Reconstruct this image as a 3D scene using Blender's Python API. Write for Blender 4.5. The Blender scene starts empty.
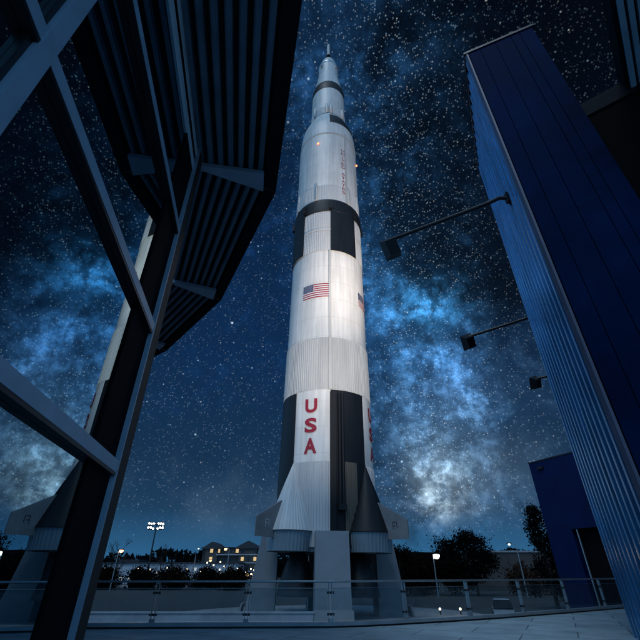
import bpy, math, random
from mathutils import Vector, Matrix
random.seed(11)
R = math.radians
PI = math.pi
scene = bpy.context.scene
col = scene.collection

# ------------------------------------------------------------------ materials
def new_mat(name):
    m = bpy.data.materials.new(name); m.use_nodes = True
    nt = m.node_tree; nt.nodes.clear()
    out = nt.nodes.new('ShaderNodeOutputMaterial')
    return m, nt, out

def paint(name, c, rough=0.5, metal=0.0, var=0.25, scale=3.0, bump=0.0, bscale=40, streak=False, spec=0.5):
    """Principled paint with uneven tone (noise), optional vertical weather streaks and fine bump."""
    m, nt, out = new_mat(name)
    b = nt.nodes.new('ShaderNodeBsdfPrincipled')
    tc = nt.nodes.new('ShaderNodeTexCoord')
    n = nt.nodes.new('ShaderNodeTexNoise'); n.inputs['Scale'].default_value = scale
    n.inputs['Detail'].default_value = 6; n.inputs['Roughness'].default_value = 0.6
    if streak:
        mp = nt.nodes.new('ShaderNodeMapping'); mp.inputs['Scale'].default_value = (1, 1, 0.12)
        nt.links.new(tc.outputs['Object'], mp.inputs[0]); nt.links.new(mp.outputs[0], n.inputs['Vector'])
    else:
        nt.links.new(tc.outputs['Object'], n.inputs['Vector'])
    r = nt.nodes.new('ShaderNodeValToRGB')
    r.color_ramp.elements[0].position = 0.3; r.color_ramp.elements[1].position = 0.7
    lo = [max(0, x * (1 - var)) for x in c]; hi = [min(1, x * (1 + var * 0.6)) for x in c]
    r.color_ramp.elements[0].color = (*lo, 1); r.color_ramp.elements[1].color = (*hi, 1)
    nt.links.new(n.outputs['Fac'], r.inputs[0]); nt.links.new(r.outputs[0], b.inputs['Base Color'])
    b.inputs['Roughness'].default_value = rough; b.inputs['Metallic'].default_value = metal
    b.inputs['Specular IOR Level'].default_value = spec
    mr = nt.nodes.new('ShaderNodeMapRange')
    mr.inputs['To Min'].default_value = max(0.02, rough - 0.12); mr.inputs['To Max'].default_value = min(1, rough + 0.12)
    nt.links.new(n.outputs['Fac'], mr.inputs['Value']); nt.links.new(mr.outputs[0], b.inputs['Roughness'])
    if bump:
        n2 = nt.nodes.new('ShaderNodeTexNoise'); n2.inputs['Scale'].default_value = bscale
        nt.links.new(tc.outputs['Object'], n2.inputs['Vector'])
        bp = nt.nodes.new('ShaderNodeBump'); bp.inputs['Strength'].default_value = bump; bp.inputs['Distance'].default_value = 0.02
        nt.links.new(n2.outputs['Fac'], bp.inputs['Height']); nt.links.new(bp.outputs[0], b.inputs['Normal'])
    nt.links.new(b.outputs[0], out.inputs[0])
    return m

def emis(name, c, s):
    m, nt, out = new_mat(name)
    e = nt.nodes.new('ShaderNodeEmission'); e.inputs[0].default_value = (*c, 1); e.inputs[1].default_value = s
    nt.links.new(e.outputs[0], out.inputs[0]); return m

def leafmat(name, c):
    m, nt, out = new_mat(name)
    b = nt.nodes.new('ShaderNodeBsdfPrincipled')
    g = nt.nodes.new('ShaderNodeNewGeometry')
    r = nt.nodes.new('ShaderNodeValToRGB')
    r.color_ramp.elements[0].color = (*[x * 0.6 for x in c], 1); r.color_ramp.elements[1].color = (*[x * 1.15 for x in c], 1)
    nt.links.new(g.outputs['Random Per Island'], r.inputs[0]); nt.links.new(r.outputs[0], b.inputs['Base Color'])
    b.inputs['Roughness'].default_value = 0.9; b.inputs['Specular IOR Level'].default_value = 0.02
    nt.links.new(b.outputs[0], out.inputs[0]); return m

def mirror_glass(name):
    m, nt, out = new_mat(name)
    d = nt.nodes.new('ShaderNodeBsdfDiffuse'); d.inputs[0].default_value = (0.006, 0.008, 0.010, 1)
    g = nt.nodes.new('ShaderNodeBsdfGlossy'); g.inputs[0].default_value = (0.42, 0.58, 0.66, 1); g.inputs[1].default_value = 0.0
    tc = nt.nodes.new('ShaderNodeTexCoord')
    n = nt.nodes.new('ShaderNodeTexNoise'); n.inputs['Scale'].default_value = 0.35; n.inputs['Detail'].default_value = 1
    bp = nt.nodes.new('ShaderNodeBump'); bp.inputs['Strength'].default_value = 0.02; bp.inputs['Distance'].default_value = 0.05
    nt.links.new(tc.outputs['Object'], n.inputs['Vector']); nt.links.new(n.outputs['Fac'], bp.inputs['Height'])
    nt.links.new(bp.outputs[0], g.inputs['Normal'])
    mx = nt.nodes.new('ShaderNodeMixShader'); mx.inputs[0].default_value = 0.74
    nt.links.new(d.outputs[0], mx.inputs[1]); nt.links.new(g.outputs[0], mx.inputs[2]); nt.links.new(mx.outputs[0], out.inputs[0])
    return m

def clear_glass(name):
    m, nt, out = new_mat(name)
    t = nt.nodes.new('ShaderNodeBsdfTransparent'); t.inputs[0].default_value = (0.74, 0.83, 0.86, 1)
    g = nt.nodes.new('ShaderNodeBsdfGlossy'); g.inputs[0].default_value = (0.8, 0.9, 1, 1); g.inputs[1].default_value = 0.03
    d = nt.nodes.new('ShaderNodeBsdfDiffuse'); d.inputs[0].default_value = (0.20, 0.27, 0.30, 1)
    lw = nt.nodes.new('ShaderNodeFresnel'); lw.inputs[0].default_value = 1.45
    mx = nt.nodes.new('ShaderNodeMixShader'); nt.links.new(lw.outputs[0], mx.inputs[0])
    m2 = nt.nodes.new('ShaderNodeMixShader')
    tc = nt.nodes.new('ShaderNodeTexCoord'); n = nt.nodes.new('ShaderNodeTexNoise'); n.inputs['Scale'].default_value = 5; n.inputs['Detail'].default_value = 8
    mr = nt.nodes.new('ShaderNodeMapRange'); mr.inputs['From Min'].default_value = .35; mr.inputs['From Max'].default_value = .75
    mr.inputs['To Min'].default_value = 0.08; mr.inputs['To Max'].default_value = 0.26
    nt.links.new(tc.outputs['Object'], n.inputs['Vector']); nt.links.new(n.outputs['Fac'], mr.inputs[0]); nt.links.new(mr.outputs[0], m2.inputs[0])
    nt.links.new(t.outputs[0], m2.inputs[1]); nt.links.new(d.outputs[0], m2.inputs[2])
    nt.links.new(m2.outputs[0], mx.inputs[1]); nt.links.new(g.outputs[0], mx.inputs[2]); nt.links.new(mx.outputs[0], out.inputs[0])
    return m

M = {}
def rocket_white():
    m, nt, out = new_mat('rocket_white')
    b = nt.nodes.new('ShaderNodeBsdfPrincipled'); tc = nt.nodes.new('ShaderNodeTexCoord')
    def noise(sc, mpz, det=6):
        mp = nt.nodes.new('ShaderNodeMapping'); mp.inputs['Scale'].default_value = (1, 1, mpz)
        n = nt.nodes.new('ShaderNodeTexNoise'); n.inputs['Scale'].default_value = sc; n.inputs['Detail'].default_value = det
        nt.links.new(tc.outputs['Object'], mp.inputs[0]); nt.links.new(mp.outputs[0], n.inputs['Vector']); return n.outputs['Fac']
    def mr(x, a, b_, lo, hi):
        n = nt.nodes.new('ShaderNodeMapRange'); n.inputs[1].default_value = a; n.inputs[2].default_value = b_; n.inputs[3].default_value = lo; n.inputs[4].default_value = hi
        nt.links.new(x, n.inputs[0]); return n.outputs[0]
    def mul(a, b_):
        n = nt.nodes.new('ShaderNodeMath'); n.operation = 'MULTIPLY'; nt.links.new(a, n.inputs[0]); nt.links.new(b_, n.inputs[1]); return n.outputs[0]
    sp = nt.nodes.new('ShaderNodeSeparateXYZ'); nt.links.new(tc.outputs['Object'], sp.inputs[0])
    md = nt.nodes.new('ShaderNodeMath'); md.operation = 'PINGPONG'; nt.links.new(sp.outputs[2], md.inputs[0]); md.inputs[1].default_value = 1.31
    seam = mr(md.outputs[0], .0, .05, .80, 1.0)
    f = mul(mul(mr(noise(2.6, .05), .35, .7, .80, 1.03), mr(noise(.5, .6), .3, .7, .88, 1.05)), seam)
    mx = nt.nodes.new('ShaderNodeMixRGB'); mx.blend_type = 'MULTIPLY'; mx.inputs[0].default_value = 1; mx.inputs[1].default_value = (.80, .785, .76, 1)
    nt.links.new(f, mx.inputs[2]); nt.links.new(mx.outputs[0], b.inputs['Base Color']); b.inputs['Roughness'].default_value = .45
    nt.links.new(b.outputs[0], out.inputs[0]); return m
M['white'] = rocket_white()
M['white_rib'] = paint('rocket_white_ribbed', (0.60, 0.60, 0.60), 0.5, 0, 0.16, 0.9, streak=True)
M['grey_rib'] = paint('rocket_grey_ribbed', (0.52, 0.515, 0.50), 0.5, 0, 0.16, 0.9, streak=True)
M['black'] = paint('rocket_black', (0.010, 0.011, 0.014), 0.5, 0, 0.4, 1.2, streak=True, spec=.25)
M['fin'] = paint('fin_grey', (0.22, 0.21, 0.215), 0.55, 0, .2, 1)
M['tan_rib'] = paint('rocket_tan_ribbed', (0.16, 0.13, 0.10), 0.5, 0.3, 0.4, 1.2, streak=True)
M['red'] = paint('letter_red', (0.33, 0.012, 0.03), 0.5, 0, 0.15)
M['flagblue'] = paint('flag_blue', (0.03, 0.04, 0.12), 0.5)
M['flagwhite'] = paint('flag_white', (0.75, 0.75, 0.75), 0.5, 0, .05)
M['skirt'] = paint('skirt_grey', (0.22, 0.29, 0.34), 0.5, 0.1, 0.2, 1, streak=True)
M['pier'] = paint('pier_paint', (0.22, 0.25, 0.28), 0.6, 0, 0.12, 0.8, bump=.1, bscale=20)
M['bell'] = paint('engine_bell', (0.03, 0.03, 0.032), 0.45, 0.6, 0.4)
M['steel'] = paint('rail_steel', (0.42, 0.46, 0.48), 0.32, 0.7, 0.15, 8)
M['dark'] = paint('dark_metal', (0.012, 0.013, 0.015), 0.45, 0.2, 0.3, 5)
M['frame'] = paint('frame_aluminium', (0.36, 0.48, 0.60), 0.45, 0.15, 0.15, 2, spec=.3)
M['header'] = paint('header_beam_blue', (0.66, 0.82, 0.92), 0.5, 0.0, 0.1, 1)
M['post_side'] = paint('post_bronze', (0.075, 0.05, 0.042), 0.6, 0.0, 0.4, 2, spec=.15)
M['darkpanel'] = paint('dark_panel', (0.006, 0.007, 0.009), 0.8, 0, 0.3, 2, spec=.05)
M['mirror'] = mirror_glass('facade_glass')
M['glass'] = clear_glass('rail_glass')
M['slat'] = paint('louvre_blue_grey', (0.125, 0.20, 0.28), 0.45, 0.1, 0.25, 1.5)
M['canopydark'] = paint('canopy_dark', (0.012, 0.014, 0.017), 0.6, 0.1, 0.3, 2)
M['fascia'] = paint('fascia_charcoal', (0.010, 0.013, 0.017), 0.7, 0.0, 0.25, 2, spec=.06)
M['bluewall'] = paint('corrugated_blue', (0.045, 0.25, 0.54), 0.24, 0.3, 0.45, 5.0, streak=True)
M['bluetrim'] = paint('blue_trim', (0.07, 0.085, 0.15), 0.5, 0.0, 0.3, 1)
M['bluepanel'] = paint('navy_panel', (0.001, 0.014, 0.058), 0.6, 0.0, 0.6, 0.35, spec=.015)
M['blueface'] = paint('royal_blue_render', (0.002, 0.013, 0.075), 0.6, 0, 0.3, 0.5, spec=.15)
M['brownwall'] = paint('dark_brown_cladding', (0.006, 0.0055, 0.006), 0.9, 0, 0.35, 1.0, bump=.1, spec=.03)
M['soffit'] = paint('soffit_blue', (0.25, 0.42, 0.56), 0.5, 0.1, 0.2, 1)
M['farwall'] = paint('far_wall', (0.075, 0.068, 0.062), 0.8, 0, 0.2, 0.2)
M['farpale'] = paint('far_pale_wall', (0.42, 0.45, 0.5), 0.8, 0, 0.3, 0.2)
M['farroof'] = paint('far_roof', (0.03, 0.032, 0.04), 0.8)
M['greywall'] = paint('brown_grey_wall', (0.070, 0.056, 0.052), 0.8, 0, 0.2, 0.15)
M['concrete'] = paint('concrete', (0.30, 0.31, 0.32), 0.8, 0, 0.2, 0.6, bump=.15)
M['kerb'] = paint('kerb_alu', (0.36, 0.42, 0.46), 0.4, 0.4, 0.15, 2)
M['bark'] = paint('bark', (0.03, 0.024, 0.02), 0.9, 0, 0.4, 6, bump=.4)
M['leaf'] = leafmat('leaf_dark', (0.0055, 0.0055, 0.005))
M['leaf2'] = leafmat('leaf_brown', (0.012, 0.007, 0.005))
M['leaf3'] = leafmat('leaf_pine', (0.005, 0.007, 0.008))
M['hedge'] = leafmat('leaf_hedge', (0.06, 0.030, 0.02))
M['warmwin'] = emis('window_warm', (1.0, 0.72, 0.36), 0.75)
M['coolwin'] = emis('window_cool', (0.75, 0.9, 1.0), 0.5)
M['orange'] = emis('lamp_orange', (1.0, 0.42, 0.14), 9)
M['whitelamp'] = emis('lamp_white', (1.0, 0.93, 0.82), 14)
M['stadium'] = emis('stadium_lamp', (1.0, .94, .82), 45)
M['coollamp'] = emis('lamp_cool', (0.8, 1.0, 0.95), 4)
M['warmlamp'] = emis('lamp_warm', (1.0, 0.8, 0.5), 10)
M['beacon'] = emis('beacon_red', (1.0, 0.22, 0.09), 4)
M['floodface'] = emis('flood_face', (1.0, 0.95, 0.86), 3)
M['tyre'] = paint('tyre', (0.02, 0.02, 0.02), 0.8)
M['carglass'] = paint('car_glass', (0.02, 0.025, 0.03), 0.08, 0, 0.1)
for k, c in (('carwhite', (.75, .77, .8)), ('carsilver', (.4, .45, .5)), ('carblue', (.05, .12, .3)), ('carblack', (.02, .02, .025)), ('carred', (.2, .03, .03))):
    M[k] = paint(k, c, .25, .2, .05)

def deck_mat():
    m, nt, out = new_mat('deck_pavers')
    b = nt.nodes.new('ShaderNodeBsdfPrincipled'); tc = nt.nodes.new('ShaderNodeTexCoord')
    mp = nt.nodes.new('ShaderNodeMapping'); mp.inputs['Rotation'].default_value = (0, 0, R(27))
    br = nt.nodes.new('ShaderNodeTexBrick'); br.inputs['Scale'].default_value = 1.0
    br.inputs['Brick Width'].default_value = 2.4; br.inputs['Row Height'].default_value = 1.2; br.inputs['Mortar Size'].default_value = 0.018
    br.inputs['Color1'].default_value = (.42, .58, .66, 1); br.inputs['Color2'].default_value = (.34, .49, .57, 1); br.inputs['Mortar'].default_value = (.12, .17, .20, 1)
    n = nt.nodes.new('ShaderNodeTexNoise'); n.inputs['Scale'].default_value = 1.3; n.inputs['Detail'].default_value = 8
    mr = nt.nodes.new('ShaderNodeMapRange'); mr.inputs['To Min'].default_value = .45; mr.inputs['To Max'].default_value = 1.4
    mx = nt.nodes.new('ShaderNodeMixRGB'); mx.blend_type = 'MULTIPLY'; mx.inputs[0].default_value = 1
    nt.links.new(tc.outputs['Object'], mp.inputs[0]); nt.links.new(mp.outputs[0], br.inputs['Vector'])
    nt.links.new(tc.outputs['Object'], n.inputs['Vector']); nt.links.new(n.outputs['Fac'], mr.inputs[0])
    nt.links.new(br.outputs['Color'], mx.inputs[1]); nt.links.new(mr.outputs[0], mx.inputs[2])
    nt.links.new(mx.outputs[0], b.inputs['Base Color']); b.inputs['Roughness'].default_value = 0.55
    n2 = nt.nodes.new('ShaderNodeTexNoise'); n2.inputs['Scale'].default_value = 60
    bp = nt.nodes.new('ShaderNodeBump'); bp.inputs['Strength'].default_value = .12; bp.inputs['Distance'].default_value = .01
    nt.links.new(tc.outputs['Object'], n2.inputs['Vector']); nt.links.new(n2.outputs['Fac'], bp.inputs['Height']); nt.links.new(bp.outputs[0], b.inputs['Normal'])
    nt.links.new(b.outputs[0], out.inputs[0]); return m
M['deck'] = deck_mat()

def ground_mat(name, c1, c2, sc):
    m, nt, out = new_mat(name)
    b = nt.nodes.new('ShaderNodeBsdfPrincipled'); tc = nt.nodes.new('ShaderNodeTexCoord')
    n = nt.nodes.new('ShaderNodeTexNoise'); n.inputs['Scale'].default_value = sc; n.inputs['Detail'].default_value = 10; n.inputs['Roughness'].default_value = .7
    r = nt.nodes.new('ShaderNodeValToRGB'); r.color_ramp.elements[0].position = .35; r.color_ramp.elements[1].position = .65
    r.color_ramp.elements[0].color = (*c1, 1); r.color_ramp.elements[1].color = (*c2, 1)
    nt.links.new(tc.outputs['Object'], n.inputs['Vector']); nt.links.new(n.outputs['Fac'], r.inputs[0]); nt.links.new(r.outputs[0], b.inputs['Base Color'])
    b.inputs['Roughness'].default_value = .9; nt.links.new(b.outputs[0], out.inputs[0]); return m
M['grass'] = ground_mat('dry_grass', (.028, .032, .034), (.062, .064, .066), .5)
M['asphalt'] = ground_mat('asphalt', (.035, .037, .04), (.06, .06, .062), .4)

# ------------------------------------------------------------------ mesh helpers
class MB:
    def __init__(s): s.v = []; s.f = []; s.m = []
    def add(s, verts, faces, mi=0):
        o = len(s.v); s.v += [tuple(p) for p in verts]
        for f in faces: s.f.append(tuple(i + o for i in f)); s.m.append(mi)
    def quad(s, a, b, c, d, mi=0): s.add([a, b, c, d], [(0, 1, 2, 3)], mi)
    def hexa(s, bot, top, mi=0):
        n = len(bot)
        s.add(list(bot) + list(top), [tuple(reversed(range(n))), tuple(range(n, 2 * n))] + [(i, (i + 1) % n, n + (i + 1) % n, n + i) for i in range(n)], mi)
    def box(s, c, d, rz=0, mi=0):
        cx, cy, cz = c; hx, hy, hz = d[0] / 2, d[1] / 2, d[2] / 2
        ca, sa = math.cos(rz), math.sin(rz)
        P = [(cx + x * ca - y * sa, cy + x * sa + y * ca) for x, y in ((-hx, -hy), (hx, -hy), (hx, hy), (-hx, hy))]
        s.hexa([(x, y, cz - hz) for x, y in P], [(x, y, cz + hz) for x, y in P], mi)
    def prism(s, poly, z0, z1, mi=0):
        s.hexa([(x, y, z0) for x, y in poly], [(x, y, z1) for x, y in poly], mi)
    def bar(s, a, b, w, h, mi=0):
        """rectangular bar from a to b, w across (horizontal), h in the other direction"""
        a, b = Vector(a), Vector(b); d = (b - a).normalized()
        up = Vector((0, 0, 1)) if abs(d.z) < .95 else Vector((0, 1, 0))
        x = d.cross(up).normalized() * w / 2; y = x.normalized().cross(d).normalized() * h / 2
        s.hexa([a - x - y, a + x - y, a + x + y, a - x + y], [b - x - y, b + x - y, b + x + y, b - x + y], mi)
    def tube(s, pts, radii, n=10, mi=0, caps=True):
        rings = []
        pts = [Vector(p) for p in pts]
        if not isinstance(radii, (list, tuple)): radii = [radii] * len(pts)
        for i, p in enumerate(pts):
            d = (pts[min(i + 1, len(pts) - 1)] - pts[max(i - 1, 0)]).normalized()
            up = Vector((0, 0, 1)) if abs(d.z) < .9 else Vector((1, 0, 0))
            x = d.cross(up).normalized(); y = d.cross(x)
            rings.append([p + (x * math.cos(2 * PI * k / n) + y * math.sin(2 * PI * k / n)) * radii[i] for k in range(n)])
        V = [q for r in rings for q in r]; F = []
        for i in range(len(pts) - 1):
            for k in range(n):
                F.append((i * n + k, i * n + (k + 1) % n, (i + 1) * n + (k + 1) % n, (i + 1) * n + k))
        if caps: F += [tuple(range(n)), tuple(reversed(range((len(pts) - 1) * n, len(pts) * n)))]
        s.add(V, F, mi)
    def lathe(s, prof, a0=0, a1=360, n=128, c=(0, 0), rib=0, ribd=0.0, mi=0):
        """surface of revolution; angle 0 faces -Y, positive towards +X"""
        full = abs(a1 - a0 - 360) < 1e-6
        m = n if full else n + 1
        V = []; F = []
        for (r, z) in prof:
            for k in range(m):
                t = R(a0 + (a1 - a0) * k / n)
                rr = r
                if rib:
                    ph = (t * rib / (2 * PI)) % 1.0
                    rr = r + (ribd if ph < 0.5 else 0.0) * min(1, r / .5)
                V.append((c[0] + rr * math.sin(t), c[1] - rr * math.cos(t), z))
        for i in range(len(prof) - 1):
            for k in range(n):
                k2 = (k + 1) % m
                F.append((i * m + k, i * m + k2, (i + 1) * m + k2, (i + 1) * m + k))
        s.add(V, F, mi)
    def build(s, name, mats, parent=None, smooth=False):
        me = bpy.data.meshes.new(name); me.from_pydata(s.v, [], s.f); me.update()
        if not isinstance(mats, (list, tuple)): mats = [mats]
        for q in mats: me.materials.append(q)
        for p, i in zip(me.polygons, s.m): p.material_index = i; p.use_smooth = smooth
        if smooth:
            try: me.set_sharp_from_angle(angle=R(35))
            except Exception: pass
        o = bpy.data.objects.new(name, me); col.objects.link(o)
        if parent: o.parent = parent
        return o

def tag(o, label=None, cat=None, group=None, kind=None):
    if label: o['label'] = label
    if cat: o['category'] = cat
    if group: o['group'] = group
    if kind: o['kind'] = kind
    return o
def empty(name, loc, label, cat, group=None, rot=(0, 0, 0)):
    o = bpy.data.objects.new(name, None); o.empty_display_size = .3; col.objects.link(o)
    o.location = loc; o.rotation_euler = rot
    return tag(o, label, cat, group)
def kids(o): return [c for c in bpy.data.objects if c.parent == o]
def copy_tree(o, parent=None):
    c = o.copy(); col.objects.link(c)
    if parent: c.parent = parent
    for ch in kids(o): copy_tree(ch, c)
    return c

# ------------------------------------------------------------------ ground, deck
GZ = -1.95
g = MB(); g.quad((-3000, -3000, GZ), (3000, -3000, GZ), (3000, 3000, GZ), (-3000, 3000, GZ))
tag(g.build('ground', M['grass']), kind='structure')
g = MB(); g.quad((-95, 108, GZ + .004), (-9, 108, GZ + .004), (-9, 172, GZ + .004), (-95, 172, GZ + .004))
for i in range(16):
    x = -70 + i * 2.9
    g.quad((x, 121, GZ + .01), (x + .12, 121, GZ + .01), (x + .12, 126.5, GZ + .01), (x, 126.5, GZ + .01), 1)
tag(g.build('parking_lot', [M['asphalt'], M['concrete']]), kind='structure')
g = MB(); n = 64
g.add([(0.5 + 15 * math.cos(2 * PI * k / n), 44.5 + 15 * math.sin(2 * PI * k / n), GZ + .006) for k in range(n)], [tuple(range(n))])
tag(g.build('launch_pad', M['concrete']), kind='structure')
g = MB(); g.quad((6, 58, GZ + .005), (90, 66, GZ + .005), (90, 73, GZ + .005), (6, 65, GZ + .005))
tag(g.build('road', M['asphalt']), kind='structure')

EDGE = [(-22, 13.05), (-14, 13.3), (-6.3, 13.55), (0.27, 13.8), (1.3, 14.1), (2.3, 14.55), (3.9, 15.35), (5.9, 16.45), (9.3, 18.62), (12.7, 20.9), (16.5, 23.6)]
def edge_off(d):
    out = []
    for i, p in enumerate(EDGE):
        a = Vector(EDGE[max(i - 1, 0)]); b = Vector(EDGE[min(i + 1, len(EDGE) - 1)]); t = (b - a).normalized()
        out.append((p[0] + t.y * d, p[1] - t.x * d))        # +d towards the camera side
    return out
o0 = edge_off(-0.22)
poly = o0 + [(28, 14), (28, -14), (-22, -14)]
g = MB(); nn = len(poly)
g.add([(x, y, GZ) for x, y in poly] + [(x, y, 0) for x, y in poly], [tuple(reversed(range(nn, 2 * nn)))] + [(i, nn + i, nn + (i + 1) % nn, (i + 1) % nn) for i in range(nn)])
tag(g.build('deck', M['deck']), kind='structure')

# ------------------------------------------------------------------ railing
rail = empty('deck_railing', (0.3, 13.8, 0), 'long curved glass balustrade with steel handrail along the deck edge', 'railing')
RO = Vector((0.3, 13.8, 0))
def rel(p): return (p[0] - RO.x, p[1] - RO.y, p[2] - RO.z)
k = MB()
a, b = edge_off(.11), edge_off(-.11)
for i in range(len(EDGE) - 1):
    q = [rel((*a[i], 0)), rel((*a[i + 1], 0)), rel((*b[i + 1], 0)), rel((*b[i], 0))]
    k.hexa([(x, y, .045) for x, y, z in q], [(x, y, .125) for x, y, z in q])
k.build('base_channel', M['kerb'], rail)
k = MB()
a, b = edge_off(.075), edge_off(-.075)
for i in range(len(EDGE) - 1):
    q = [rel((*a[i], 0)), rel((*a[i + 1], 0)), rel((*b[i + 1], 0)), rel((*b[i], 0))]
    k.hexa([(x, y, .0) for x, y, z in q], [(x, y, .045) for x, y, z in q])
k.build('shadow_gap', M['dark'], rail)
h = MB(); h.tube([rel((x, y, 1.065)) for x, y in EDGE], .028, 12)
h.build('handrail', M['steel'], rail, True)
POSTS = [(-14.2, 13.29), (-11.8, 13.37), (-9.4, 13.45), (-7.0, 13.53), (-4.59, 13.62), (-2.04, 13.71), (0.30, 13.81), (2.54, 14.68), (4.81, 15.86), (7.10, 17.22), (9.46, 18.73), (11.83, 20.32), (14.2, 21.95)]
def tang(i):
    return (Vector(POSTS[min(i + 1, len(POSTS) - 1)]) - Vector(POSTS[max(i - 1, 0)])).normalized()
for i, (x, y) in enumerate(POSTS):
    t = tang(i); nrm = Vector((t.y, -t.x)); ang = math.atan2(t.y, t.x)
    p = MB()
    for s_ in (-.045, .045):
        c = Vector((x, y)) + t * s_
        p.box(rel((c.x, c.y, .595)), (.016, .075, .95), ang)
    p.box(rel((x, y, .165)), (.13, .1, .08), ang); p.box(rel((x, y, 1.03)), (.05, .03, .06), ang)
    po = p.build('post', M['steel'], rail)
    for zz in (.30, .80):
        c = MB(); c.box(rel((x, y, zz)), (.20, .055, .055), ang); c.build('clamp', M['dark'], po)
for i in range(len(POSTS) - 1):
    A, B = Vector(POSTS[i]), Vector(POSTS[i + 1]); t = (B - A).normalized(); A = A + t * .075; B = B - t * .075
    nr = Vector((t.y, -t.x)) * .006
    p = MB(); p.quad(rel((A.x, A.y, .15)), rel((B.x, B.y, .15)), rel((B.x, B.y, .90)), rel((A.x, A.y, .90)))
    c_ = MB(); c_.bar(rel((A.x, A.y, .905)), rel((B.x, B.y, .905)), .02, .012); c_.build('glass_edge', M['steel'], rail)
    p.build('glass_panel', M['glass'], rail)

# ------------------------------------------------------------------ rocket
RX, RY = 0.52, 44.5
rocket = empty('moon_rocket', (RX, RY, GZ), 'towering white and black moon rocket replica standing on concrete piers beyond the deck', 'rocket', rot=(0, R(0.78), 0))
def Z(z): return z - GZ
def prof(*p): return [(r, Z(z)) for r, z in p]
def part(parent, name, mat, profile, a0=0, a1=360, n=160, rib=0, ribd=0, smooth=True, c=(0, 0)):
    m = MB(); m.lathe(profile, a0, a1, n, c, rib, ribd); return m.build(name, mat, parent, smooth and not rib)
PH = 4.0
WHITE = [PH - 45, PH + 45, PH + 135, PH - 135]     # left edges of white quarters
BLACK = [PH, PH + 90, PH + 180, PH - 90]

def text_mesh(ch, size, bold):
    cu = bpy.data.curves.new('glyph', 'FONT'); cu.body = ch; cu.size = size; cu.align_x = 'CENTER'; cu.offset = bold; cu.resolution_u = 4
    ob = bpy.data.objects.new('glyph', cu); col.objects.link(ob)
    dg = bpy.context.evaluated_depsgraph_get(); ev = ob.evaluated_get(dg)
    me = ev.to_mesh(); V = [tuple(v.co) for v in me.vertices]; F = [tuple(p.vertices) for p in me.polygons]
    ev.to_mesh_clear(); bpy.data.objects.remove(ob); bpy.data.curves.remove(cu)
    y0 = min(v[1] for v in V); y1 = max(v[1] for v in V); x0 = min(v[0] for v in V); x1 = max(v[0] for v in V)
    return [((v[0] - (x0 + x1) / 2), v[1] - y0) for v in V], F, y1 - y0, x1 - x0
def glyph(mb, ch, th0, z0, r, hgt, wid=None, bold=.02, mi=0):
    V, F, hh, ww = text_mesh(ch, 1.0, bold); s = hgt / hh; sx = s if wid is None else wid / ww
    mb.add([(r * math.sin(R(th0) + x * sx / r), -r * math.cos(R(th0) + x * sx / r), Z(z0) + y * s) for x, y in V], F, mi)
def patch(mb, th0, x0, x1, z0, z1, r, n=6, mi=0):
    V = []
    for k in range(n + 1):
        t = R(th0) + (x0 + (x1 - x0) * k / n) / r
        V += [(r * math.sin(t), -r * math.cos(t), Z(z0)), (r * math.sin(t), -r * math.cos(t), Z(z1))]
    mb.add(V, [(2 * k, 2 * k + 2, 2 * k + 3, 2 * k + 1) for k in range(n)], mi)

# first stage
s1 = part(rocket, 'first_stage', M['white'], prof((4.97, 10.36), (4.97, 17.65), (4.95, 17.66), (4.93, 24.09), (4.90, 24.1), (4.90, 37.2), (4.92, 46.9)))
part(s1, 'thrust_structure', M['white_rib'], prof((4.98, 3.2), (4.98, 10.36)), n=720, rib=120, ribd=.06)
part(s1, 'intertank', M['grey_rib'], prof((4.97, 17.72), (4.95, 24.05)), n=720, rib=120, ribd=.05)
part(s1, 'forward_skirt', M['white_rib'], prof((4.93, 37.25), (4.93, 44.6)), n=720, rib=120, ribd=.035)
part(s1, 'skirt_band', M['white_rib'], prof((4.99, 40.9), (5.01, 41.0), (5.01, 41.25), (4.99, 41.35)))
for b0 in BLACK:
    part(s1, 'black_panel', M['black'], prof((5.035, 37.2), (5.035, 44.67)), b0, b0 + 45, 24)
    part(s1, 'black_panel', M['black'], prof((5.06, 3.2), (5.06, 10.4), (5.02, 10.41), (5.02, 17.65)), b0, b0 + 45, 24)
tan = part(s1, 'bare_panel', M['tan_rib'], prof((5.09, 4.3), (5.09, 10.36)), PH + 15, PH + 30, 60, rib=120, ribd=.05)
part(s1, 'interstage_ring', M['black'], prof((4.95, 44.60), (5.06, 44.67), (5.08, 46.5), (5.0, 47.0), (4.8, 47.05)))
for k in range(8):
    t = PH + k * 45
    m = MB(); m.box((5.14 * math.sin(R(t)), -5.14 * math.cos(R(t)), Z(45.6)), (.5, .4, 1.2), R(t)); m.build('retro_fairing', M['black'], s1)
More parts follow.
